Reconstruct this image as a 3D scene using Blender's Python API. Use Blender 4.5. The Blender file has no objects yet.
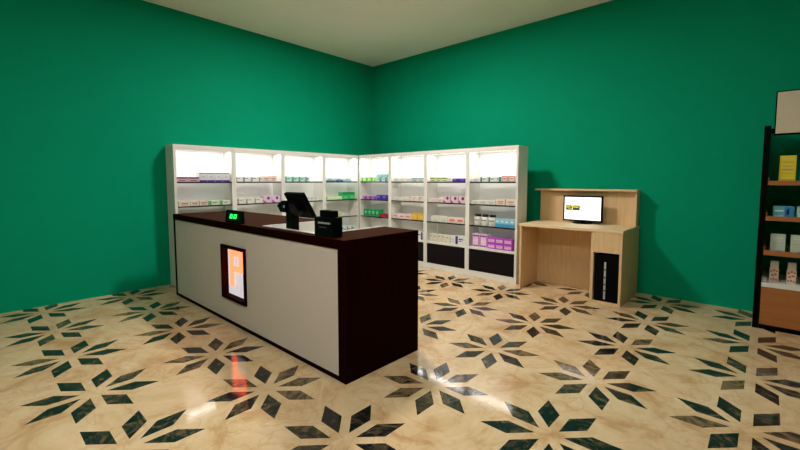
import bpy, bmesh, math, random
from mathutils import Vector, Matrix
random.seed(7)
C = bpy.context.scene.collection
PI = math.pi

# ------------------------------------------------------------------ helpers
def lk(o, parent=None):
    C.objects.link(o)
    if parent is not None: o.parent = parent
    return o

def add_box(bm, x0, x1, y0, y1, z0, z1, mi=0, bev=0.0):
    vs = [bm.verts.new(p) for p in ((x0,y0,z0),(x1,y0,z0),(x1,y1,z0),(x0,y1,z0),(x0,y0,z1),(x1,y0,z1),(x1,y1,z1),(x0,y1,z1))]
    fs = []
    for q in ((0,3,2,1),(4,5,6,7),(0,1,5,4),(1,2,6,5),(2,3,7,6),(3,0,4,7)):
        f = bm.faces.new([vs[i] for i in q]); f.material_index = mi; fs.append(f)
    if bev > 0:
        es = list({e for f in fs for e in f.edges})
        r = bmesh.ops.bevel(bm, geom=es, offset=bev, segments=2, affect='EDGES', profile=0.5)
        for f in r['faces']: f.material_index = mi
    return vs

def add_prism(bm, pts, ax, a0, a1, mi=0):
    """polygon pts (2D) extruded along axis ax from a0 to a1"""
    def P(p, a):
        return {'x': (a, p[0], p[1]), 'y': (p[0], a, p[1]), 'z': (p[0], p[1], a)}[ax]
    A = [bm.verts.new(P(p, a0)) for p in pts]; B = [bm.verts.new(P(p, a1)) for p in pts]
    n = len(pts); fs = [bm.faces.new(A[::-1]), bm.faces.new(B)]
    for i in range(n): fs.append(bm.faces.new((A[i], A[(i+1)%n], B[(i+1)%n], B[i])))
    for f in fs: f.material_index = mi
    bmesh.ops.recalc_face_normals(bm, faces=fs)

def add_lathe(bm, prof, cx=0, cy=0, n=24, mi=0):
    rings = []
    for r, z in prof:
        if r < 1e-6: rings.append([bm.verts.new((cx, cy, z))])
        else: rings.append([bm.verts.new((cx+r*math.cos(2*PI*k/n), cy+r*math.sin(2*PI*k/n), z)) for k in range(n)])
    for a, b in zip(rings, rings[1:]):
        for k in range(n):
            q = [a[k%len(a)], a[(k+1)%len(a)], b[(k+1)%len(b)], b[k%len(b)]]
            q = list(dict.fromkeys(q))
            if len(q) > 2:
                f = bm.faces.new(q); f.material_index = mi; f.smooth = True

def obj(name, bm, mats, parent=None, loc=None):
    me = bpy.data.meshes.new(name)
    bmesh.ops.recalc_face_normals(bm, faces=bm.faces[:])
    bm.to_mesh(me); bm.free()
    if not isinstance(mats, (list, tuple)): mats = [mats]
    for m in mats: me.materials.append(m)
    o = bpy.data.objects.new(name, me)
    if loc: o.location = loc
    return lk(o, parent)

def boxobj(name, b, mat, parent=None, bev=0.003):
    bm = bmesh.new(); add_box(bm, *b, bev=bev); return obj(name, bm, mat, parent)

def tag(o, label, cat, group=None):
    o['label'] = label; o['category'] = cat
    if group: o['group'] = group
    return o

def thing(name, label, cat, loc=(0,0,0), rz=0, group=None):
    o = bpy.data.objects.new(name, None); lk(o)
    o.empty_display_size = 0.1
    o.location = loc; o.rotation_euler = (0,0,rz)
    return tag(o, label, cat, group)

def dup(o, parent=None, top=True):
    kids = list(o.children)
    c = o.copy(); C.objects.link(c)
    if parent is not None: c.parent = parent
    for k in kids: dup(k, c, False)
    return c

# ------------------------------------------------------------------ materials
def mat(name, col, rough=0.5, spec=0.5, metal=0.0, emit=None, es=0.0, noise=0.0, nscale=8.0, bump=0.0, coat=0.0):
    m = bpy.data.materials.new(name); m.use_nodes = True
    nt = m.node_tree; b = nt.nodes['Principled BSDF']
    b.inputs['Base Color'].default_value = (*col, 1)
    b.inputs['Roughness'].default_value = rough
    b.inputs['Specular IOR Level'].default_value = spec
    b.inputs['Metallic'].default_value = metal
    b.inputs['Coat Weight'].default_value = coat
    if emit:
        b.inputs['Emission Color'].default_value = (*emit, 1); b.inputs['Emission Strength'].default_value = es
    if noise > 0 or bump > 0:
        tc = nt.nodes.new('ShaderNodeTexCoord'); n = nt.nodes.new('ShaderNodeTexNoise')
        n.inputs['Scale'].default_value = nscale; n.inputs['Detail'].default_value = 4
        nt.links.new(tc.outputs['Object'], n.inputs['Vector'])
        if noise > 0:
            mx = nt.nodes.new('ShaderNodeMix'); mx.data_type = 'RGBA'
            mx.inputs[6].default_value = (*[c*(1-noise) for c in col], 1)
            mx.inputs[7].default_value = (*[min(1, c*(1+noise)) for c in col], 1)
            nt.links.new(n.outputs['Fac'], mx.inputs[0]); nt.links.new(mx.outputs[2], b.inputs['Base Color'])
        if bump > 0:
            bp = nt.nodes.new('ShaderNodeBump'); bp.inputs['Strength'].default_value = bump; bp.inputs['Distance'].default_value = 0.002
            nt.links.new(n.outputs['Fac'], bp.inputs['Height']); nt.links.new(bp.outputs['Normal'], b.inputs['Normal'])
    return m

def wood(name, c1, c2, stretch=(14,14,1.2), rough=0.45, spec=0.4):
    m = bpy.data.materials.new(name); m.use_nodes = True
    nt = m.node_tree; b = nt.nodes['Principled BSDF']
    tc = nt.nodes.new('ShaderNodeTexCoord'); mp = nt.nodes.new('ShaderNodeMapping')
    mp.inputs['Scale'].default_value = stretch
    n = nt.nodes.new('ShaderNodeTexNoise'); n.inputs['Scale'].default_value = 2.5; n.inputs['Detail'].default_value = 6; n.inputs['Distortion'].default_value = 0.6
    r = nt.nodes.new('ShaderNodeValToRGB')
    r.color_ramp.elements[0].position = 0.3; r.color_ramp.elements[0].color = (*c1, 1)
    r.color_ramp.elements[1].position = 0.72; r.color_ramp.elements[1].color = (*c2, 1)
    nt.links.new(tc.outputs['Object'], mp.inputs['Vector']); nt.links.new(mp.outputs['Vector'], n.inputs['Vector'])
    nt.links.new(n.outputs['Fac'], r.inputs['Fac']); nt.links.new(r.outputs['Color'], b.inputs['Base Color'])
    b.inputs['Roughness'].default_value = rough; b.inputs['Specular IOR Level'].default_value = spec
    return m

M = {}
M['wall'] = mat('green_wall_paint', (0.0004, 0.315, 0.168), 0.7, 0.06, noise=0.05, nscale=3, bump=0.05)
M['ceiling'] = mat('cream_ceiling_paint', (0.94, 0.91, 0.82), 0.8, 0.2, noise=0.03, nscale=2)
M['cab'] = mat('cabinet_white_laminate', (0.76, 0.745, 0.70), 0.45, 0.4, noise=0.02)
M['cab_in'] = mat('cabinet_interior_white', (0.84, 0.83, 0.82), 0.5, 0.3, noise=0.015)
M['edge'] = mat('dark_shelf_edge', (0.010, 0.010, 0.010), 0.45, 0.1)
M['blackpanel'] = mat('black_drawer_panel', (0.008, 0.006, 0.008), 0.5, 0.08, noise=0.1)
M['espresso'] = wood('espresso_wood', (0.009, 0.0009, 0.0003), (0.014, 0.0014, 0.0005), rough=0.6, spec=0.01)
M['espresso_top'] = wood('espresso_counter_top', (0.032, 0.0105, 0.005), (0.046, 0.016, 0.008), stretch=(1.2,14,14), rough=0.75, spec=0.01)
M['greige'] = mat('greige_counter_panel', (0.74, 0.645, 0.60), 0.55, 0.35, noise=0.02)
M['white'] = mat('plain_white_laminate', (0.80, 0.78, 0.74), 0.45)
M['oak'] = wood('light_oak_desk', (0.70, 0.46, 0.235), (0.80, 0.555, 0.30), rough=0.5)
M['oak_top'] = wood('light_oak_desktop', (0.74, 0.53, 0.30), (0.84, 0.64, 0.39), stretch=(1.2,14,14), rough=0.5)
M['black'] = mat('black_plastic', (0.002, 0.002, 0.0024), 0.45, 0.06)
M['blackmetal'] = mat('black_powder_coat', (0.0015, 0.0015, 0.0015), 0.5, 0.05)
M['silver'] = mat('silver_trim', (0.55, 0.56, 0.58), 0.35, metal=0.3)
M['standwood'] = wood('orange_stand_wood', (0.36, 0.125, 0.032), (0.44, 0.165, 0.048), stretch=(1.2,12,12), rough=0.5)
M['cream'] = mat('cream_header_board', (0.62, 0.53, 0.40), 0.6, noise=0.02)
M['screen'] = mat('lit_screen_white', (0.8,0.8,0.8), 0.3, emit=(1,1,1), es=.8)
M['screen_grey'] = mat('screen_text_grey', (0.1,0.1,0.1), 0.3, emit=(0.55,0.57,0.6), es=1)
M['screen_ylw'] = mat('screen_picture_yellow', (0.1,0.1,0.02), 0.3, emit=(0.55,0.5,0.02), es=1)
M['screen_drk'] = mat('screen_picture_dark', (0.01,0.01,0.01), 0.3, emit=(0.03,0.05,0.02), es=1)
M['led'] = mat('green_led', (0,0.2,0.02), 0.3, emit=(0.02,1,0.12), es=1.3)
M['signbg'] = mat('backlit_sign_white', (0.3,0.3,0.3), 0.3, emit=(0.78,0.70,0.72), es=0.48)
M['signP'] = mat('backlit_sign_orange', (0.3,0.1,0.02), 0.3, emit=(1.0,0.075,0.032), es=3.8)
M['strip'] = mat('led_strip_diffuser', (0.8,0.8,0.8), 0.4, emit=(1,0.98,0.95), es=6)
M['lamp'] = mat('ceiling_light_diffuser', (0.8,0.8,0.8), 0.4, emit=(1,0.95,0.86), es=3)

def frosted_glass():
    m = mat('frosted_glass_shelf', (0.80,0.82,0.80), 0.25, 0.5); nt = m.node_tree
    tr = nt.nodes.new('ShaderNodeBsdfTransparent'); tr.inputs[0].default_value = (0.96,0.98,0.97,1)
    mx = nt.nodes.new('ShaderNodeMixShader'); mx.inputs[0].default_value = 0.80
    out = nt.nodes['Material Output']
    nt.links.new(nt.nodes['Principled BSDF'].outputs[0], mx.inputs[1]); nt.links.new(tr.outputs[0], mx.inputs[2]); nt.links.new(mx.outputs[0], out.inputs[0])
    return m
M['glass'] = frosted_glass()
def floor_material():
    m = bpy.data.materials.new('marble_star_inlay_floor'); m.use_nodes = True
    nt = m.node_tree; N = nt.nodes; L = nt.links; b = N['Principled BSDF']
    def math_(op, a, bb=None, c=None):
        n = N.new('ShaderNodeMath'); n.operation = op
        for i, v in enumerate((a, bb, c)):
            if v is None: continue
            if hasattr(v, 'is_output'): L.new(v, n.inputs[i])
            else: n.inputs[i].default_value = v
        return n.outputs[0]
    geo = N.new('ShaderNodeNewGeometry'); sep = N.new('ShaderNodeSeparateXYZ'); L.new(geo.outputs['Position'], sep.inputs[0])
    T = 0.8
    px = math_('DIVIDE', math_('SUBTRACT', sep.outputs[0], 4.2809 - 20*T), T)
    py = math_('DIVIDE', math_('SUBTRACT', sep.outputs[1], -4.3357 - 20*T), T)
    cx = math_('FLOOR', math_('ADD', px, 0.5)); cy = math_('FLOOR', math_('ADD', py, 0.5))
    dx = math_('SUBTRACT', px, cx); dy = math_('SUBTRACT', py, cy)
    r = math_('SQRT', math_('ADD', math_('MULTIPLY', dx, dx), math_('MULTIPLY', dy, dy)))
    a = math_('ADD', math_('ARCTAN2', dy, dx), 2*PI)
    q = PI/4
    ai = math_('FLOOR', math_('DIVIDE', a, q))
    af = math_('SUBTRACT', math_('SUBTRACT', a, math_('MULTIPLY', ai, q)), q/2)
    lx = math_('MULTIPLY', r, math_('COSINE', af)); ly = math_('ABSOLUTE', math_('MULTIPLY', r, math_('SINE', af)))
    d = math_('ADD', math_('DIVIDE', math_('ABSOLUTE', math_('SUBTRACT', lx, 0.280)), 0.189), math_('DIVIDE', ly, 0.078))
    mask = math_('LESS_THAN', d, 1.0)
    # per petal randomness
    comb = N.new('ShaderNodeCombineXYZ'); L.new(cx, comb.inputs[0]); L.new(cy, comb.inputs[1]); L.new(ai, comb.inputs[2])
    wn = N.new('ShaderNodeTexWhiteNoise'); wn.noise_dimensions = '3D'; L.new(comb.outputs[0], wn.inputs['Vector'])
    # vein texture for petals, stretched & offset per petal
    vadd = N.new('ShaderNodeVectorMath'); vadd.operation = 'MULTIPLY_ADD'
    L.new(wn.outputs['Color'], vadd.inputs[0]); vadd.inputs[1].default_value = (30,30,30); L.new(geo.outputs['Position'], vadd.inputs[2])
    n1 = N.new('ShaderNodeTexNoise'); n1.inputs['Scale'].default_value = 7; n1.inputs['Detail'].default_value = 8; n1.inputs['Distortion'].default_value = 2.2; n1.inputs['Roughness'].default_value = 0.65
    L.new(vadd.outputs[0], n1.inputs['Vector'])
    rp = N.new('ShaderNodeValToRGB'); e = rp.color_ramp.elements
    e[0].position = 0.38; e[0].color = (0.006,0.007,0.007,1); e[1].position = 0.75; e[1].color = (0.20,0.13,0.065,1)
    x = e.new(0.50); x.color = (0.011,0.013,0.013,1); x = e.new(0.60); x.color = (0.06,0.048,0.028,1)
    bias = math_('ADD', n1.outputs['Fac'], math_('MULTIPLY', math_('POWER', wn.outputs['Value'], 3.0), 0.20)); L.new(bias, rp.inputs['Fac'])
    # beige marble
    n2 = N.new('ShaderNodeTexNoise'); n2.inputs['Scale'].default_value = 3.0; n2.inputs['Detail'].default_value = 9; n2.inputs['Distortion'].default_value = 0.9; n2.inputs['Roughness'].default_value = 0.68
    L.new(geo.outputs['Position'], n2.inputs['Vector'])
    rb = N.new('ShaderNodeValToRGB'); e = rb.color_ramp.elements
    e[0].position = 0.34; e[0].color = (0.50,0.30,0.14,1); e[1].position = 0.68; e[1].color = (0.72,0.56,0.36,1)
    x = e.new(0.46); x.color = (0.62,0.44,0.25,1)
    L.new(n2.outputs['Fac'], rb.inputs['Fac'])
    # thin rusty veins
    n3 = N.new('ShaderNodeTexNoise'); n3.inputs['Scale'].default_value = 2.6; n3.inputs['Detail'].default_value = 6; n3.inputs['Distortion'].default_value = 1.6
    L.new(geo.outputs['Position'], n3.inputs['Vector'])
    vein = math_('SUBTRACT', 1.0, math_('MULTIPLY', math_('ABSOLUTE', math_('SUBTRACT', n3.outputs['Fac'], 0.5)), 34.0))
    vein = math_('MULTIPLY', math_('MAXIMUM', vein, 0.0), 0.32)
    mv = N.new('ShaderNodeMix'); mv.data_type = 'RGBA'; L.new(vein, mv.inputs[0]); L.new(rb.outputs['Color'], mv.inputs[6]); mv.inputs[7].default_value = (0.46,0.21,0.08,1)
    # slab to slab tone
    comb2 = N.new('ShaderNodeCombineXYZ'); L.new(math_('FLOOR', px), comb2.inputs[0]); L.new(math_('FLOOR', py), comb2.inputs[1])
    wn2 = N.new('ShaderNodeTexWhiteNoise'); wn2.noise_dimensions = '3D'; L.new(comb2.outputs[0], wn2.inputs['Vector'])
    hs = N.new('ShaderNodeHueSaturation'); L.new(mv.outputs[2], hs.inputs['Color']); L.new(math_('ADD', 0.95, math_('MULTIPLY', wn2.outputs['Value'], 0.1)), hs.inputs['Value'])
    mx = N.new('ShaderNodeMix'); mx.data_type = 'RGBA'; L.new(mask, mx.inputs[0]); L.new(hs.outputs['Color'], mx.inputs[6]); L.new(rp.outputs['Color'], mx.inputs[7])
    L.new(mx.outputs[2], b.inputs['Base Color'])
    b.inputs['Roughness'].default_value = 0.11
    b.inputs['Specular IOR Level'].default_value = 0.36
    nb = N.new('ShaderNodeTexNoise'); nb.inputs['Scale'].default_value = 3; L.new(geo.outputs['Position'], nb.inputs['Vector'])
    L.new(math_('ADD', 0.055, math_('MULTIPLY', nb.outputs['Fac'], 0.07)), b.inputs['Roughness'])
    return m
M['floor'] = floor_material()

_pc = {}
def pm(col, rough=0.45):
    k = (tuple(round(c,3) for c in col), rough)
    if k not in _pc: _pc[k] = mat('printed_card', col, rough)
    return _pc[k]

# ------------------------------------------------------------------ room
H = 3.664; RX = 9.5; RY = -9.5
def struct(name, b, m):
    o = boxobj(name, b, m, bev=0); o['kind'] = 'structure'; return o
struct('floor', (-0.12, RX+0.12, RY-0.12, 0.12, -0.12, 0), M['floor'])
struct('ceiling', (-0.12, RX+0.12, RY-0.12, 0.12, H, H+0.12), M['ceiling'])
struct('wall_left', (-0.12, 0, RY-0.12, 0.12, 0, H), M['wall'])
struct('wall_right', (0, RX+0.12, 0, 0.12, 0, H), M['wall'])
struct('wall_near', (0, RX+0.12, RY-0.12, RY, 0, H), M['wall'])
struct('wall_far_side', (RX, RX+0.12, RY, 0, 0, H), M['wall'])

# ------------------------------------------------------------------ wall cabinets
W = 0.79; D = 0.28; HC = 1.87; PT = 0.034
SZ = {1: 1.385, 2: 1.063, 3: 0.755, 4: 0.437}
def make_cabinet():
    t = thing('display_cabinet', '', 'cabinet')
    g = 0.0008
    for x0, x1 in ((g, PT), (W-PT, W-g)): boxobj('side_panel', (x0, x1, 0, D, 0, HC-0.046), M['cab'], t, 0.0015)
    bm = bmesh.new(); add_box(bm, g, W-g, 0, D, HC-0.045, HC, bev=.0015); add_box(bm, PT+.001, W-PT-.001, 0.001, 0.016, HC-0.062, HC-0.0455)
    obj('top_panel', bm, M['cab'], t)
    boxobj('back_panel', (PT, W-PT, D-0.012, D, 0.085, HC-0.046), M['cab_in'], t, 0)
    for k in (1,2,3):
        s = boxobj('shelf', (PT+.001, W-PT-.001, 0.012, D-0.013, SZ[k]-0.010, SZ[k]), M['glass'], t, 0)
        boxobj('shelf_edge', (PT+.001, W-PT-.001, 0.004, 0.012, SZ[k]-0.017, SZ[k]+0.002), M['edge'], s, 0.0008)
    boxobj('base_shelf', (PT+.001, W-PT-.001, 0.0, D-0.013, SZ[4]-0.030, SZ[4]), M['cab'], t, 0.0015)
    dr = boxobj('drawer_front', (PT+.003, W-PT-.003, 0.004, 0.02, 0.090, SZ[4]-0.033), M['blackpanel'], t, 0.001)
    boxobj('plinth', (PT+.001, W-PT-.001, 0.0, D-0.013, 0.0, 0.086), M['cab'], t, 0.0015)
    boxobj('light_strip', (PT+.03, W-PT-.03, 0.05, 0.085, HC-0.057, HC-0.0452), M['strip'], t, 0.001)
    return t
cab0 = make_cabinet()
ordn = ['leftmost', 'second', 'third', 'rightmost']
cabs = {}
cn = {'L': ['leftmost left wall cabinet', 'second left wall cabinet', 'third left wall cabinet', 'left wall corner cabinet'],
      'R': ['right wall corner cabinet', 'second right wall cabinet', 'third right wall cabinet', 'cabinet beside desk']}
cl = {'L': ['white lit display cabinet at the far left end of the left wall row',
            'white lit display cabinet second from the left end, behind the counter and green display',
            'white lit display cabinet behind the black register screen',
            'white lit display cabinet of the left wall row touching the room corner'],
      'R': ['white lit display cabinet of the right wall row closest to the room corner',
            'white lit display cabinet holding yellow cartons, second in the right wall row',
            'white lit display cabinet with pink cartons, third in the right wall row',
            'white lit display cabinet at the row end beside the oak desk']}
first = True
for side in 'LR':
    for k in range(4):
        c = cab0 if first else dup(cab0)
        first = False
        if side == 'R': c.location = (0.30 + W*k, -0.66, 0); c.rotation_euler = (0,0,0)
        else: c.location = (0.28, -3.81 + W*k, 0); c.rotation_euler = (0,0,PI/2)
        c['label'] = cl[side][k]; c['category'] = 'cabinet'; c['group'] = 'lit display cabinets along the walls'
        cabs[side+str(k+1)] = c

# ------------------------------------------------------------------ cartons and bottles on the shelves
def carton_mesh(w, d, h, style, body, acc, acc2=None):
    bm = bmesh.new(); add_box(bm, 0, w, 0, d, 0, h, 0, bev=min(0.0015, h*0.05))
    e = 0.0006
    def pr(u0, u1, v0, v1, mi=1): add_box(bm, w*u0, w*u1, -e, 0.001, h*v0, h*v1, mi)
    if style == 'left': pr(0.02,.26,.03,.97); pr(.34,.80,.55,.68,2); pr(.34,.65,.36,.44,2)
    elif style == 'thinleft': pr(0.02,.12,.03,.97); pr(.2,.6,.66,.78,2)
    elif style == 'right': pr(.70,.98,.03,.97); pr(.1,.6,.55,.7,2)
    elif style == 'topbottom': pr(.01,.99,.90,.985); pr(.01,.99,.015,.19); pr(.3,.7,.45,.6,2)
    elif style == 'top': pr(.01,.99,.66,.985); pr(.2,.8,.2,.34,2)
    elif style == 'bottom': pr(.01,.99,.015,.42); pr(.2,.7,.6,.75,2)
    elif style == 'mid': pr(.18,.82,.42,.68); pr(.25,.75,.2,.28,2)
    elif style == 'half': pr(.5,.98,.03,.97); pr(.12,.42,.5,.66,2)
    elif style == 'frame':
        pr(.03,.97,.80,.93); pr(.03,.97,.06,.16); pr(.03,.12,.16,.8); pr(.88,.97,.16,.8); pr(.3,.7,.42,.56,2)
    elif style == 'panel': pr(.10,.90,.22,.72, 1); pr(.2,.7,.48,.58,2)
    elif style == 'swirl':
        n = 20; cx, cz, R = w*.62, h*.70, min(w,h)*.24
        add_prism(bm, [(cx+R*math.cos(2*PI*i/n), cz+R*math.sin(2*PI*i/n)) for i in range(n)], 'y', -e, 0.001, 1)
        add_prism(bm, [(0.002, h*.02), (w*.45, h*.02), (w*.25, h*.22), (0.002, h*.45)], 'y', -e, 0.001, 2)
    # tuck flap seam on the top face
    add_box(bm, w*0.04, w*0.96, d*0.12, d*0.12+0.0008, h-0.0005, h+0.0003, 2)
    me = bpy.data.meshes.new('carton')
    bmesh.ops.recalc_face_normals(bm, faces=bm.faces[:]); bm.to_mesh(me); bm.free()
    for c in (body, acc, acc2 or tuple(min(1, 0.5*x) for x in acc)): me.materials.append(pm(c))
    return me

def bottle(w, h, capcol):
    r = w/2
    t = thing('medicine_bottle', '', 'bottle')
    bm = bmesh.new(); add_lathe(bm, [(0,0),(r*.92,0),(r,0.004),(r,h*.66),(r*.86,h*.74),(r*.62,h*.78),(r*.62,h*.80),(0,h*.80)], n=28)
    obj('bottle_body', bm, pm((0.78,0.77,0.72), .35), t)
    bm = bmesh.new(); add_lathe(bm, [(0,h*.80),(r*.80,h*.80),(r*.84,h*.81),(r*.84,h*.985),(r*.78,h),(0,h)], n=28)
    obj('cap', bm, pm(capcol, .35), t)['label'] = 'black screw cap'
    bm = bmesh.new(); n = 16
    def arc(a0, a1, z0, z1, rr, mi):
        A = [(rr*math.cos(a0+(a1-a0)*i/n), rr*math.sin(a0+(a1-a0)*i/n)) for i in range(n+1)]
        for (x0,y0),(x1,y1) in zip(A, A[1:]):
            f = bm.faces.new([bm.verts.new(p) for p in ((x0,y0,z0),(x1,y1,z0),(x1,y1,z1),(x0,y0,z1))]); f.material_index = mi
    arc(-PI*.98, -PI*.02, h*.12, h*.60, r+.0008, 0); arc(-PI*.80, -PI*.25, h*.42, h*.52, r+.0014, 1)
    obj('paper_label', bm, [pm((0.72,0.72,0.66)), pm((0.25,0.23,0.2))], t)
    return t

SN = {1: 'top shelf', 2: 'second shelf', 3: 'third shelf', 4: 'lowest shelf'}
NUM = ['first','second','third','fourth','fifth','sixth','seventh','eighth']
def place(o, key, shelf, u, v, dz=0):
    c = cabs[key]; k = int(key[1])-1
    if key[0] == 'R': o.location = (0.30+W*k+u, -0.66+v, SZ[shelf]+0.0006+dz); o.rotation_euler = (0,0,0)
    else: o.location = (0.28-v, -3.81+W*k+u, SZ[shelf]+0.0006+dz); o.rotation_euler = (0,0,PI/2)

WHT = (0.74,0.73,0.68); CRM = (0.70,0.67,0.55)
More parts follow.
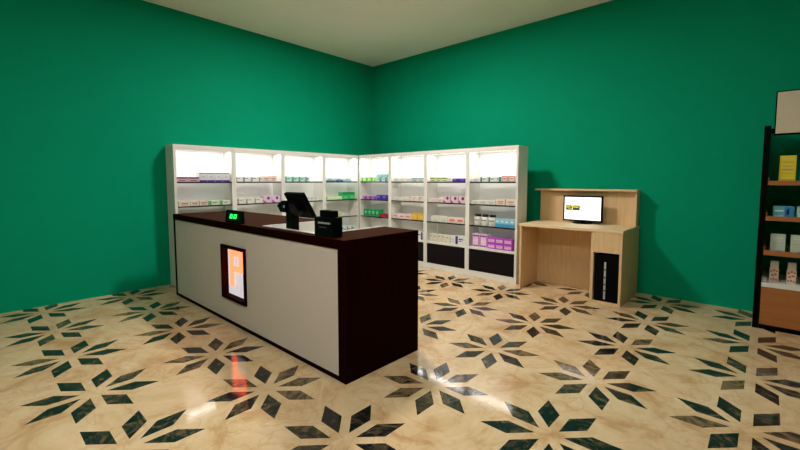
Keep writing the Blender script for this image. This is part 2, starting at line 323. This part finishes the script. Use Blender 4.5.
# key, shelf, look, style, body, accent, accent2, h, depth, [(u, w)...], stacked
S = [
 ('R1',1,'lime green and white carton','left',(0.36,0.72,0.20),(0.10,0.42,0.04),(0.8,0.9,0.7),.075,.12,[(.045,.118),(.168,.118),(.291,.118)],1),
 ('R1',1,'white carton with teal mark','half',(0.72,0.76,0.74),(0.06,0.42,0.42),None,.072,.12,[(.440,.130),(.580,.130)],1),
 ('R1',1,'pale teal carton atop another','panel',(0.16,0.52,0.56),(0.45,0.75,0.78),None,.055,.12,[(.440,.130),(.580,.130)],'on'),
 ('R1',2,'pink and purple low carton','half',(0.52,0.26,0.56),(0.22,0.03,0.26),None,.058,.12,[(.057,.12),(.185,.12),(.31,.11)],1),
 ('R1',2,'deep violet carton','right',(0.07,0.02,0.42),(0.03,0.01,0.22),(0.4,0.35,0.8),.082,.12,[(.430,.142),(.578,.142)],1),
 ('R1',3,'bright green tall carton','left',(0.01,0.36,0.12),(0.0,0.2,0.07),(0.6,0.85,0.6),.125,.12,[(.085,.098),(.188,.098),(.291,.098),(.394,.098)],1),
 ('R1',3,'dark red low carton','top',(0.42,0.015,0.03),(0.20,0.01,0.015),None,.056,.14,[(.500,.112),(.618,.112)],1),
 ('R2',1,'low white carton, grey print','mid',WHT,(0.6,0.6,0.57),None,.060,.12,[(.074,.12),(.205,.12),(.335,.12)],1),
 ('R2',1,'low teal topped carton','top',(0.66,0.72,0.68),(0.04,0.28,0.26),None,.058,.12,[(.480,.125),(.612,.125)],1),
 ('R2',2,'ivory low carton','mid',(0.72,0.68,0.60),(0.62,0.56,0.48),None,.060,.12,[(.05,.175),(.235,.175)],1),
 ('R2',2,'pale pink upright carton','thinleft',(0.74,0.62,0.56),(0.7,0.42,0.38),None,.080,.10,[(.425,.095),(.53,.095),(.635,.095)],1),
 ('R2',3,'low blush carton, red mark','mid',(0.76,0.62,0.58),(0.50,0.16,0.18),(0.7,0.5,0.48),.076,.13,[(.05,.128),(.188,.128),(.326,.128)],1),
 ('R2',3,'golden yellow carton','panel',(0.72,0.40,0.02),(0.80,0.55,0.12),None,.108,.14,[(.468,.125),(.605,.125)],1),
 ('R2',4,'upright white carton, grey print','mid',WHT,(0.5,0.5,0.5),None,.120,.10,[(.45,.14)],1),
 ('R2',4,'white carton with navy edge','right',WHT,(0.02,0.02,0.14),None,.128,.10,[(.60,.115)],1),
 ('R3',1,'olive topped white carton','top',(0.66,0.68,0.50),(0.22,0.34,0.03),None,.066,.10,[(.073,.095),(.190,.100),(.309,.102)],1),
 ('R3',1,'flat white carton','mid',WHT,(0.6,0.6,0.55),None,.030,.08,[(.425,.06)],1),
 ('R3',1,'violet low carton','right',(0.10,0.03,0.45),(0.06,0.01,0.3),(0.3,0.2,0.7),.050,.10,[(.498,.118),(.640,.100)],1),
 ('R3',2,'blush carton, small red mark','mid',(0.78,0.66,0.62),(0.72,0.45,0.40),None,.068,.12,[(.050,.135),(.195,.125)],1),
 ('R3',2,'pink carton with plum dot','swirl',(0.72,0.52,0.58),(0.13,0.01,0.10),(0.36,0.05,0.26),.100,.11,[(.330,.130),(.475,.130),(.618,.118)],1),
 ('R3',3,'ivory long carton','mid',(0.72,0.70,0.60),(0.62,0.60,0.52),None,.092,.13,[(.100,.155),(.262,.152)],1),
 ('R3',3,'white carton with red band','mid',(0.78,0.62,0.56),(0.62,0.08,0.07),(0.7,0.4,0.35),.082,.13,[(.423,.147),(.577,.145)],1),
 ('R3',4,'cream upright carton','thinleft',(0.66,0.63,0.50),(0.5,0.48,0.38),None,.120,.08,[(.063,.078),(.144,.078),(.225,.078),(.306,.078),(.387,.078)],1),
 ('R3',4,'plain white upright carton','mid',(0.74,0.74,0.76),(0.6,0.6,0.65),None,.125,.08,[(.476,.082)],1),
 ('R3',4,'white carton, navy left band','left',(0.74,0.74,0.76),(0.02,0.02,0.13),None,.130,.10,[(.566,.175)],1),
 ('R4',1,'flat white carton','mid',WHT,(0.4,0.42,0.42),None,.048,.10,[(.062,.115)],1),
 ('R4',1,'white carton, green left band','left',(0.72,0.74,0.68),(0.02,0.22,0.15),None,.068,.10,[(.194,.112),(.326,.112)],1),
 ('R4',1,'white carton, wide teal band','half',(0.72,0.74,0.68),(0.02,0.26,0.28),None,.068,.10,[(.452,.072)],1),
 ('R4',1,'white carton framed in red','frame',(0.78,0.66,0.56),(0.62,0.14,0.12),None,.082,.10,[(.530,.092),(.634,.092)],1),
 ('R4',2,'low ivory carton','mid',(0.74,0.71,0.64),(0.5,0.46,0.42),None,.054,.11,[(.045,.13),(.180,.127),(.312,.127)],1),
 ('R4',2,'ivory carton with salmon print','mid',(0.76,0.66,0.56),(0.66,0.30,0.22),None,.084,.11,[(.452,.135),(.606,.130)],1),
 ('R4',3,'sky blue carton','bottom',(0.30,0.58,0.74),(0.06,0.34,0.62),(0.75,0.85,0.9),.118,.11,[(.446,.070),(.519,.070),(.592,.070),(.665,.070)],1),
 ('R4',4,'pale magenta framed carton','frame',(0.74,0.60,0.70),(0.36,0.04,0.42),(0.8,0.7,0.75),.190,.11,[(.070,.122),(.196,.122)],1),
 ('R4',4,'magenta carton low in stack','panel',(0.44,0.05,0.52),(0.76,0.50,0.76),None,.080,.11,[(.326,.122),(.453,.122),(.580,.125)],1),
 ('R4',4,'magenta carton atop stack','panel',(0.44,0.05,0.52),(0.76,0.50,0.76),None,.080,.11,[(.326,.122),(.453,.122),(.580,.125)],'on'),
 ('L1',1,'crimson topped pink carton','top',(0.66,0.42,0.48),(0.20,0.01,0.10),None,.064,.12,[(.040,.138),(.182,.138)],1),
 ('L1',1,'tall white carton, violet edges','topbottom',(0.72,0.71,0.74),(0.09,0.03,0.38),(0.55,0.5,0.66),.124,.12,[(.326,.100),(.430,.100),(.534,.100),(.638,.100)],1),
 ('L1',2,'peach carton with red print','mid',(0.76,0.64,0.54),(0.56,0.20,0.15),None,.066,.12,[(.061,.135),(.205,.105),(.318,.108)],1),
 ('L1',2,'white carton with green band','left',(0.66,0.74,0.58),(0.10,0.38,0.10),None,.062,.12,[(.436,.148),(.592,.148)],1),
 ('L2',1,'white carton, black left edge','thinleft',(0.74,0.74,0.70),(0.02,0.05,0.03),None,.070,.10,[(.046,.098),(.158,.108),(.278,.112)],1),
 ('L2',1,'narrow white carton, green edge','left',(0.70,0.74,0.68),(0.03,0.24,0.15),None,.070,.10,[(.400,.055)],1),
 ('L2',1,'pale pink carton, rosy mark','mid',(0.78,0.66,0.60),(0.66,0.30,0.28),None,.086,.10,[(.462,.110),(.580,.110)],1),
 ('L2',2,'white carton, thin green edge','thinleft',(0.72,0.72,0.66),(0.16,0.22,0.12),None,.074,.10,[(.061,.125),(.192,.125),(.323,.125)],1),
 ('L2',2,'pink carton with plum dot','swirl',(0.72,0.52,0.66),(0.10,0.02,0.14),(0.34,0.05,0.30),.100,.11,[(.456,.140),(.604,.140)],1),
 ('L3',1,'mint and teal carton','left',(0.52,0.76,0.68),(0.02,0.30,0.30),None,.084,.10,[(.048,.110),(.176,.110),(.304,.110),(.430,.080)],1),
 ('L3',2,'small white carton','thinleft',WHT,(0.4,0.4,0.38),None,.062,.08,[(.46,.07),(.54,.07),(.62,.07)],1),
 ('L4',1,'pale blue carton, teal base','bottom',(0.62,0.74,0.76),(0.02,0.22,0.28),None,.060,.12,[(.060,.190)],1),
 ('L4',1,'pale blue carton, navy base','bottom',(0.60,0.68,0.80),(0.02,0.07,0.30),None,.060,.12,[(.260,.190)],1),
 ('L4',1,'pale blue carton, light base','bottom',(0.70,0.78,0.80),(0.25,0.5,0.6),None,.060,.12,[(.458,.180)],1),
 ('L4',2,'pale lime low carton','mid',(0.58,0.74,0.42),(0.72,0.84,0.60),None,.062,.12,[(.085,.160),(.255,.160)],1),
 ('L4',2,'green carton with dark lid','top',(0.02,0.48,0.14),(0.01,0.22,0.05),(0.2,0.7,0.3),.130,.12,[(.425,.140),(.572,.140)],1),
 ('L4',3,'pale yellow small carton','left',(0.66,0.70,0.46),(0.50,0.58,0.22),None,.085,.10,[(.245,.085),(.338,.085)],1),
 ('L4',4,'white carton with teal marks','left',(0.66,0.72,0.72),(0.05,0.35,0.38),None,.130,.11,[(.410,.100),(.520,.100),(.630,.100)],1),
]
posn = {}
last_h = {}
for key, sh, look, style, body, acc, acc2, h, d, spots, mode in S:
    me0 = None; proto = None
    for i, (u, w) in enumerate(spots):
        if proto is None or abs(w-w0) > 0.0005:
            me = carton_mesh(w, d, h, style, body, acc, acc2); proto = bpy.data.objects.new('medicine_carton', me); w0 = w
            o = proto; C.objects.link(o)
        else:
            o = proto.copy(); C.objects.link(o)
        dz = 0
        if mode == 'on': dz = last_h[(key, sh)] + 0.0007
        place(o, key, sh, u, 0.030 + random.uniform(-0.002, 0.004), dz)
        n = len(spots)
        which = '' if n == 1 else (['left','right'][i]+' one, ' if n == 2 else NUM[i]+' one, ')
        k = int(key[1])-1
        tag(o, look + (', ' if which else ', ') + which + SN[sh] + ', ' + cn[key[0]][k], 'medicine box', 'medicine cartons on the cabinet shelves')
    if mode == 1: last_h[(key, sh)] = h
b0 = None
for i, u in enumerate((.079, .199, .319)):
    if b0 is None: b0 = bottle(0.108, 0.160, (0.008,0.008,0.009)); b = b0
    else: b = dup(b0)
    place(b, 'R4', 3, u+.054, .09)
    tag(b, 'white bottle with black cap, %s, third shelf of cabinet next to the desk' % ['left of three','middle of three','right of three'][i], 'bottle', 'black capped bottles in the end cabinet')

# ------------------------------------------------------------------ counter
CX0, CX1, CY0, CY1 = 0.60, 3.83, -3.94, -3.17
ct = thing('service_counter', 'long dark brown pharmacy counter with greige front panel and backlit P sign', 'counter', (0,0,0))
RX0, RX1, RYF = 2.625, 3.45, -3.872       # open recess behind the front rim
bm = bmesh.new()   # L/U-shaped top made of one outline
add_prism(bm, [(CX0,CY0),(CX1,CY0),(CX1,CY1),(RX1,CY1),(RX1,RYF),(RX0,RYF),(RX0,CY1),(CX0,CY1)], 'z', 0.945, 1.0)
obj('counter_top', bm, M['espresso_top'], ct)
boxobj('front_fascia', (CX0, CX1, CY0-0.002, CY0+0.016, 0.932, 0.998), M['espresso'], ct, 0.001)
boxobj('end_panel', (3.755, CX1+.002, CY0, CY1, 0.0, 0.944), M['espresso'], ct, 0.002)
boxobj('end_cap', (CX1+.0005, CX1+.004, CY0-0.002, CY1, 0.0, 0.999), M['espresso'], ct, 0.001)
boxobj('end_panel', (CX0, CX0+0.045, CY0, CY1, 0.0, 0.944), M['espresso'], ct, 0.002)
boxobj('kick_strip', (CX0+.045, 3.755, CY0+0.002, CY0+0.03, 0.0, 0.032), M['espresso'], ct, 0.001)
# front panel with an opening for the sign
SX0, SX1, SZ0, SZ1 = 1.925, 2.425, 0.245, 0.775
bm = bmesh.new()
for b in ((CX0+.046, SX0, 0.033, 0.931), (SX1, 3.754, 0.033, 0.931), (SX0, SX1, 0.033, SZ0), (SX0, SX1, SZ1, 0.931)):
    add_box(bm, b[0], b[1], CY0+0.006, CY0+0.03, b[2], b[3])
obj('front_panel', bm, M['greige'], ct)
# lining of the recess
bm = bmesh.new()
add_box(bm, RX0, RX1, RYF, RYF+0.028, 0.74, 1.004)
add_box(bm, RX0-0.0, RX0+0.02, RYF+0.028, CY1, 0.74, 1.004)
add_box(bm, RX1-0.022, RX1, RYF+0.028, CY1, 0.74, 1.004)
obj('recess_lining', bm, M['white'], ct)['label'] = 'white lining round the recess'
boxobj('work_surface', (RX0, RX1, RYF, CY1, 0.70, 0.739), M['white'], ct, 0.001)
boxobj('cupboard_carcass', (CX0+.046, RX0-.001, CY0+0.07, CY1+.01, 0.02, 0.944), M['white'], ct, 0.002)
boxobj('cupboard_carcass', (RX1+.001, 3.754, CY0+0.07, CY1+.01, 0.02, 0.944), M['white'], ct, 0.002)
boxobj('privacy_board', (RX0, RX1, CY0+0.035, CY0+0.06, 0.02, 0.944), M['white'], ct, 0.001)
# the sign
sg = bpy.data.objects.new('pharmacy_sign', None); lk(sg, ct)
bm = bmesh.new(); f = 0.030; ya, yb = CY0-0.012, CY0+0.060
add_box(bm, SX0, SX0+f, ya, yb, SZ0, SZ1); add_box(bm, SX1-f, SX1, ya, yb, SZ0, SZ1)
add_box(bm, SX0+f, SX1-f, ya, yb, SZ0, SZ0+f); add_box(bm, SX0+f, SX1-f, ya, yb, SZ1-f, SZ1)
obj('sign_frame', bm, M['espresso'], sg)
boxobj('sign_panel', (SX0+f, SX1-f, CY0+0.050, CY0+0.060, SZ0+f, SZ1-f), M['signbg'], sg, 0)
bm = bmesh.new(); y0, y1 = CY0+0.044, CY0+0.0499
add_box(bm, 2.000, 2.085, y0, y1, 0.360, 0.725)
add_box(bm, 2.085, 2.275, y0, y1, 0.665, 0.725); add_box(bm, 2.085, 2.275, y0, y1, 0.515, 0.575)
add_box(bm, 2.195, 2.275, y0, y1, 0.575, 0.665)
obj('letter_p', bm, M['signP'], sg)['label'] = 'glowing orange letter P'

# customer display (green digits)
cd = thing('customer_display', 'small black customer display showing green digits near the counter front edge', 'display', (2.172,-3.90,1.0005))
bm = bmesh.new()
add_prism(bm, [(-.028,0),(.006,0),(.006,.012),(.002,.118),(-.012,.118),(-.028,.012)], 'x', -.172, .165)
obj('housing', bm, M['black'], cd)
def seg_digits(text, h, w, gap, t):
    on = {'0':'abcdef','1':'bc','2':'abged','8':'abcdefg'}
    bm = bmesh.new(); x = 0
    for ch in text:
        for s in on[ch]:
            r = {'a':(0,w,h-t,h),'d':(0,w,0,t),'g':(0,w,h/2-t/2,h/2+t/2),'b':(w-t,w,h/2,h),'c':(w-t,w,0,h/2),'e':(0,t,0,h/2),'f':(0,t,h/2,h)}[s]
            sk = .18
            add_prism(bm, [(x+r[0]+sk*r[2],r[2]),(x+r[1]+sk*r[2],r[2]),(x+r[1]+sk*r[3],r[3]),(x+r[0]+sk*r[3],r[3])], 'y', 0, .0015)
        x += w+gap
    return bm
dg = obj('green_digits', seg_digits('00', .042, .056, .024, .013), M['led'], cd)
dg.location = (-.078, -.0262, .040); dg.rotation_euler = (-math.atan2(.016,.106),0,0)
dg['label'] = 'lit green digits'

# POS register : pillar in the recess, tilted screen facing the cashier
ps = thing('cash_register', 'black touch screen register on a pillar, seen from behind above the counter', 'cash register', (2.89,-3.735,0.7395))
boxobj('foot_plate', (-.11,.11,-.10,.14,0,.015), M['black'], ps, .004)
boxobj('pillar', (-.062,.058,-.03,.03,.015,.43), M['black'], ps, .008)
bm = bmesh.new(); add_box(bm, -.12,.155,-.018,.018,-.12,.12, bev=.008)
hs = obj('screen_housing', bm, M['black'], ps); hs.location = (.085,.01,.455); hs.rotation_euler = (math.radians(30),0,0)
bm = bmesh.new(); add_box(bm, -.107,.142,.0182,.0195,-.105,.105)
obj('touch_screen', bm, mat('dark_glass',(0.01,0.012,0.015),.1), hs)
bm = bmesh.new(); add_prism(bm, [(-.06,-.05),(.03,-.075),(.075,-.02),(.06,.05),(-.03,.06)], 'y', -.07, -.0185)
obj('rear_mount', bm, M['black'], hs)
bm = bmesh.new(); add_prism(bm, [(-.225,.455),(-.17,.40),(-.10,.40),(-.08,.50),(-.14,.50)], 'y', -.06, .0)
obj('card_swipe', bm, M['black'], ps).location = (.075,0,-.01)
bm = bmesh.new(); add_lathe(bm, [(0,0),(.012,0),(.012,.004),(0,.004)], n=16)
k_ = obj('power_button', bm, M['silver'], ps); k_.rotation_euler = (PI/2,0,0); k_.location = (-.035,-.060,.44)

# receipt printer
rp = thing('receipt_printer', 'black receipt printer with silver slot on the right counter corner', 'printer', (3.632,-3.93,1.0005))
bm = bmesh.new(); add_box(bm, -.153,.068,0,.085,0,.140, bev=.006); obj('printer_body', bm, M['black'], rp)
bm = bmesh.new(); add_box(bm, -.092,.052,.004,.062,.1402,.190, bev=.005); obj('printer_lid', bm, M['black'], rp)
bm = bmesh.new(); add_box(bm, -.105,.035,-.003,.006,.094,.106, bev=.001); obj('paper_slot', bm, M['silver'], rp)['label'] = 'silver paper slot'
boxobj('button_strip', (-.09,-.01,-.002,.006,.066,.071), mat('grey_mark',(0.10,0.10,0.10),.4), rp, 0)

# ------------------------------------------------------------------ desk
DX0, DX1, DY0, DY1, DH = 3.565, 4.765, -0.80, -0.03, 0.85
dk = thing('computer_desk', 'light oak computer desk with raised hutch board and open tower bay', 'desk', (0,0,0))
boxobj('desktop', (DX0-.012, DX1+.004, DY0-.006, DY1, DH-.032, DH), M['oak_top'], dk, .002)
boxobj('side_panel', (DX0, DX0+.026, DY0, DY1, 0, DH-.0325), M['oak'], dk, .0015)
boxobj('side_panel', (DX1-.026, DX1, DY0, DY1, 0, DH-.0325), M['oak'], dk, .0015)
boxobj('pedestal_panel', (4.440, 4.472, DY0, -.20, 0, DH-.0325), M['oak'], dk, .0015)
boxobj('modesty_panel', (DX0+.027, 4.439, -.285, -.262, 0, DH-.0325), M['oak'], dk, .001)
boxobj('pedestal_fascia', (4.473, DX1-.027, DY0+.001, DY0+.022, .588, DH-.0325), M['oak'], dk, .001)
boxobj('pedestal_back', (4.473, DX1-.027, -.222, -.20, 0, DH-.0325), M['oak'], dk, .001)
boxobj('bay_floor', (4.473, DX1-.027, DY0+.001, -.223, 0, .026), M['oak'], dk, .001)
boxobj('hutch_board', (3.545, 4.735, -.125, -.10, DH+.0005, 1.268), M['oak'], dk, .001)
boxobj('hutch_side', (4.7355, 4.755, -.175, -.03, DH+.0005, 1.268), M['oak'], dk, .001)
boxobj('hutch_side', (3.545, 3.565, -.0995, -.03, DH+.0005, 1.268), M['oak'], dk, .001)
boxobj('hutch_shelf', (3.497, 4.760, -.205, -.03, 1.2685, 1.292), M['oak_top'], dk, .0015)

pc = thing('computer_tower', 'black computer tower with silver stripe inside the desk bay', 'computer', (4.606,-.785,.0265))
boxobj('case', (-.122,.122,0,.46,0,.535), M['black'], pc, .006)
boxobj('front_stripe', (-.021,-.001,-.004,.006,.03,.455), M['silver'], pc, .001)['label'] = 'silver front stripe'
for z in (.36,.27,.19,.12): boxobj('drive_button', (-.019,-.003,-.0055,-.0035,z,z+.018), mat('dark_button',(0.06,0.06,0.065),.4), pc, .0005)

mo = thing('computer_monitor', 'black framed monitor showing a white web page on the oak desk', 'monitor', (4.165,-.27,DH+.0005))
bm = bmesh.new(); add_prism(bm, [(.15*math.cos(2*PI*i/28)*.80, .085*math.sin(2*PI*i/28)) for i in range(28)], 'z', 0, .010); obj('stand_base', bm, M['black'], mo)
boxobj('stand_neck', (-.025,.025,.005,.03,.010,.12), M['black'], mo, .002)
bm = bmesh.new(); add_box(bm, -.243,.243,-.015,.012,.026,.358, bev=.004); hb = obj('bezel', bm, M['black'], mo)
bm = bmesh.new(); add_box(bm, -.222,.222,-.0168,-.0152,.048,.338)
def scr(x0,x1,z0,z1,mi): add_box(bm, x0,x1,-.0178,-.0169,z0,z1,mi)
scr(-.06,.06,.322,.326,1)
scr(-.205,-.125,.168,.232,3); scr(-.195,-.150,.198,.222,2); scr(-.175,-.13,.178,.190,2)
scr(-.12,-.030,.168,.232,3); scr(-.112,-.045,.200,.220,2); scr(-.14,-.10,.21,.232,2)
scr(-.17,-.12,.062,.068,1); scr(-.10,-.05,.060,.066,1)
obj('screen', bm, [M['screen'], M['screen_grey'], M['screen_ylw'], M['screen_drk']], mo)['label'] = 'bright white screen with two small pictures'

# ------------------------------------------------------------------ retail stand on the right
SXL, SXR, SYF, SYB = 5.858, 6.66, -0.60, -0.03
st = thing('display_stand', 'black framed retail stand with orange wood trays and cream header against right wall', 'shelving', (0,0,0))
for x0 in (SXL, SXR-.046):
    boxobj('side_frame', (x0, x0+.046, SYF-.004, SYB, 0, 1.905), M['blackmetal'], st, .003)
IX0, IX1 = SXL+.048, SXR-.048
def tray(zl, zt):
    bm = bmesh.new()
    add_box(bm, IX0, IX1, SYF+.012, SYB-.01, zl, zl+.016)           # board
    add_box(bm, IX0, IX1, SYF, SYF+.012, zl, zt)                      # front lip
    add_prism(bm, [(SYF+.012, zl+.016),(SYB-.01, zl+.016),(SYB-.01, zt+.035),(SYF+.012, zt+.035)], 'x', IX0, IX0+.010)
    add_prism(bm, [(SYF+.012, zl+.016),(SYB-.01, zl+.016),(SYB-.01, zt+.035),(SYF+.012, zt+.035)], 'x', IX1-.010, IX1)
    obj('tray', bm, M['standwood'], st)
for z in ((1.360,1.398),(1.030,1.072),(.706,.752)): tray(*z)
boxobj('lower_box', (IX0, IX1, SYF, SYB-.01, .045, .404), M['standwood'], st, .002)
bm = bmesh.new(); add_box(bm, IX0, IX1, SYF-.003, SYB-.01, .405, .445, bev=.002); add_box(bm, IX0+.002, IX0+.030, SYF+.06, SYB-.01, .445, .475)
obj('deck', bm, M['white'], st)['label'] = 'white deck board'
boxobj('base_plinth', (IX0-.0, IX1+.0, SYF+.004, SYB, 0, .0445), M['blackmetal'], st, .001)
boxobj('header_backing', (5.924, SXR-.052, SYF+.006, SYF+.035, 1.815, 2.212), M['blackmetal'], st, .001)
boxobj('header_board', (5.934, SXR-.062, SYF-.004, SYF+.006, 1.830, 2.200), M['cream'], st, .001)['label'] = 'blank cream header board'
for x0, x1 in ((SXL+.0465, 5.9238), (SXR-.0518, SXR-.0465)):
    boxobj('header_bracket', (x0, x1, SYF+.012, SYF+.03, 1.83, 1.88), M['blackmetal'], st, 0)

def sitem(name, mesh, x, y, z, label, cat, group):
    o = bpy.data.objects.new(name, mesh); C.objects.link(o); o.location = (x,y,z); return tag(o, label, cat, group)
def detailed(w, d, h, body, prints):
    bm = bmesh.new(); add_box(bm, 0,w,0,d,0,h,0,bev=.002)
    mats = [pm(body)]
    for u0,u1,v0,v1,c in prints:
        m_ = pm(c)
        if m_ not in mats: mats.append(m_)
        add_box(bm, w*u0,w*u1,-.0007,.001,h*v0,h*v1,mats.index(m_))
    me = bpy.data.meshes.new('carton'); bmesh.ops.recalc_face_normals(bm, faces=bm.faces[:]); bm.to_mesh(me); bm.free()
    for m_ in mats: me.materials.append(m_)
    return me
G = 'products on the retail stand'
Y = (0.80,0.60,0.02)
yb = detailed(.110,.07,.252,Y,[(.12,.88,.86,.90,(.7,.72,.2)),(.15,.85,.74,.77,(.45,.42,.1)),(.2,.8,.60,.63,(.5,.45,.1)),(.15,.85,.46,.52,(.35,.38,.2)),(.2,.8,.34,.37,(.55,.5,.1)),(.1,.9,.18,.21,(.85,.75,.3)),(.1,.9,.08,.13,(.6,.42,.02))])
sitem('medicine_carton', yb, 5.977, -.555, 1.3775, 'tall yellow carton standing on the top tray of the retail stand', 'medicine box', G)
oc = detailed(.110,.07,.225,(0.42,0.30,0.08),[(.05,.95,.05,.28,(.5,.03,.02)),(.1,.9,.6,.8,(.65,.5,.1))])
sitem('medicine_carton', oc, 6.117, -.555, 1.3775, 'ochre carton with red base beside the tall yellow carton', 'medicine box', G)
tb = detailed(.144,.07,.118,(0.10,0.42,0.52),[(.55,.99,.02,.98,(.03,.20,.50)),(.08,.50,.58,.70,(.75,.85,.85)),(.08,.50,.1,.3,(.35,.7,.7)),(.66,.74,.38,.80,(.85,.88,.9)),(.62,.80,.48,.56,(.85,.88,.9))])
sitem('medicine_carton', tb, 5.953, -.555, 1.0475, 'teal and blue wide carton on the middle tray of the retail stand', 'medicine box', G)
tc_ = detailed(.13,.07,.118,(0.30,0.60,0.58),[(.1,.8,.6,.7,(.8,.88,.85)),(.05,.3,.1,.9,(.55,.75,.7))])
sitem('medicine_carton', tc_, 6.112, -.555, 1.0475, 'pale green carton right of the teal and blue carton', 'medicine box', G)
wb = detailed(.103,.07,.180,(0.52,0.62,0.52),[(.15,.85,.78,.83,(.66,.72,.62)),(.15,.85,.52,.56,(.6,.45,.3)),(.15,.85,.40,.43,(.6,.5,.35)),(.45,.9,.10,.17,(.12,.2,.3))])
sitem('medicine_carton', wb, 5.949, -.555, .7235, 'pale sage carton at the left end of the lowest wooden tray', 'medicine box', G)
sitem('medicine_carton', wb, 6.086, -.553, .7235, 'pale sage carton at the right photo edge on the lowest tray', 'medicine box', G)
def tissue(x, y, label):
    t = thing('product_pack', label, 'pack', (x,y,.4455), 0, 'red printed packs on the white deck')
    bm = bmesh.new(); w, d = .066, .05
    add_box(bm, 0,w,0,d,0,.125,0,bev=.003)
    for (u,v,s) in ((.2,.10,.014),(.5,.14,.016),(.78,.09,.014),(.35,.42,.017),(.66,.50,.018),(.2,.70,.016),(.5,.80,.016),(.8,.74,.013)):
        cx, cz = w*u, .125*v+.01; n = 12
        add_prism(bm, [(cx+s*.6*math.cos(2*PI*i/n), cz+s*.55*math.sin(2*PI*i/n)) for i in range(n)], 'y', -.0009, .001, 1)
    obj('printed_sleeve', bm, [pm((.72,.60,.50)), pm((.62,.10,.05))], t)['label'] = 'sleeve with red blossom print'
    bm = bmesh.new(); add_box(bm, .004,w-.004,.003,d-.003,.1255,.196,0,bev=.004)
    obj('paper_top', bm, pm((.74,.66,.50)), t)
tissue(5.957, -.50, 'white pack with red print, left one on the white deck')
tissue(6.076, -.50, 'white pack with red print, right one on the white deck')

# ------------------------------------------------------------------ lights
def ceiling_light(x, y, label, es, sx=.5):
    t = thing('ceiling_light', label, 'ceiling light', (x,y,H), 0, 'square ceiling lights')
    bm = bmesh.new(); a = sx/2
    for b in ((-a-.03,a+.03,-a-.03,-a),(-a-.03,a+.03,a,a+.03),(-a-.03,-a,-a,a),(a,a+.03,-a,a)): add_box(bm, *b, -.022, -.001)
    obj('frame', bm, M['white'], t)
    boxobj('diffuser', (-a,a,-a,a,-.020,-.002), mat('lit_diffuser', (0.8,0.8,0.8), 0.4, emit=(1,.95,.885), es=es), t, 0)
LIGHTS = [(2.5,-2.5,160,.36,'square ceiling light above the back of the counter'),
          (4.4,-6.0,63,.5,'square ceiling light in front of the counter'),
          (5.6,-3.4,20,.5,'square ceiling light between the desk and the retail stand')]
for x, y, p, sz, lab in LIGHTS: ceiling_light(x, y, lab, p, sz)
for key, c in cabs.items():
    l = bpy.data.lights.new('cabinet_lamp', 'AREA'); l.shape = 'RECTANGLE'; l.size = W-2*PT-.06; l.size_y = .035; l.energy = 1.15; l.color = (1,.985,.975)
    o = bpy.data.objects.new('cabinet_lamp', l); lk(o, c); o.location = (W/2, .0675, HC-.059)

w = bpy.data.worlds.new('World'); bpy.context.scene.world = w; w.use_nodes = True
w.node_tree.nodes['Background'].inputs[0].default_value = (0.5,0.55,0.5,1); w.node_tree.nodes['Background'].inputs[1].default_value = 0.1

# ------------------------------------------------------------------ camera
cam = bpy.data.cameras.new('Camera'); co = bpy.data.objects.new('Camera', cam); C.objects.link(co)
cam.sensor_fit = 'HORIZONTAL'; cam.sensor_width = 36; cam.lens = 18.0      # f = 400 px of 800
cam.shift_y = -(225-209.6)/800; cam.clip_start = .02
co.location = (5.90152, -5.64728, 1.39968)
co.rotation_euler = (PI/2 - .0719, 0, .7417)
sc = bpy.context.scene; sc.camera = co
sc.view_settings.view_transform = 'Standard'; sc.view_settings.look = 'None'
sc.view_settings.exposure = 0.7; sc.view_settings.gamma = 1.0
sc.view_settings.use_curve_mapping = False
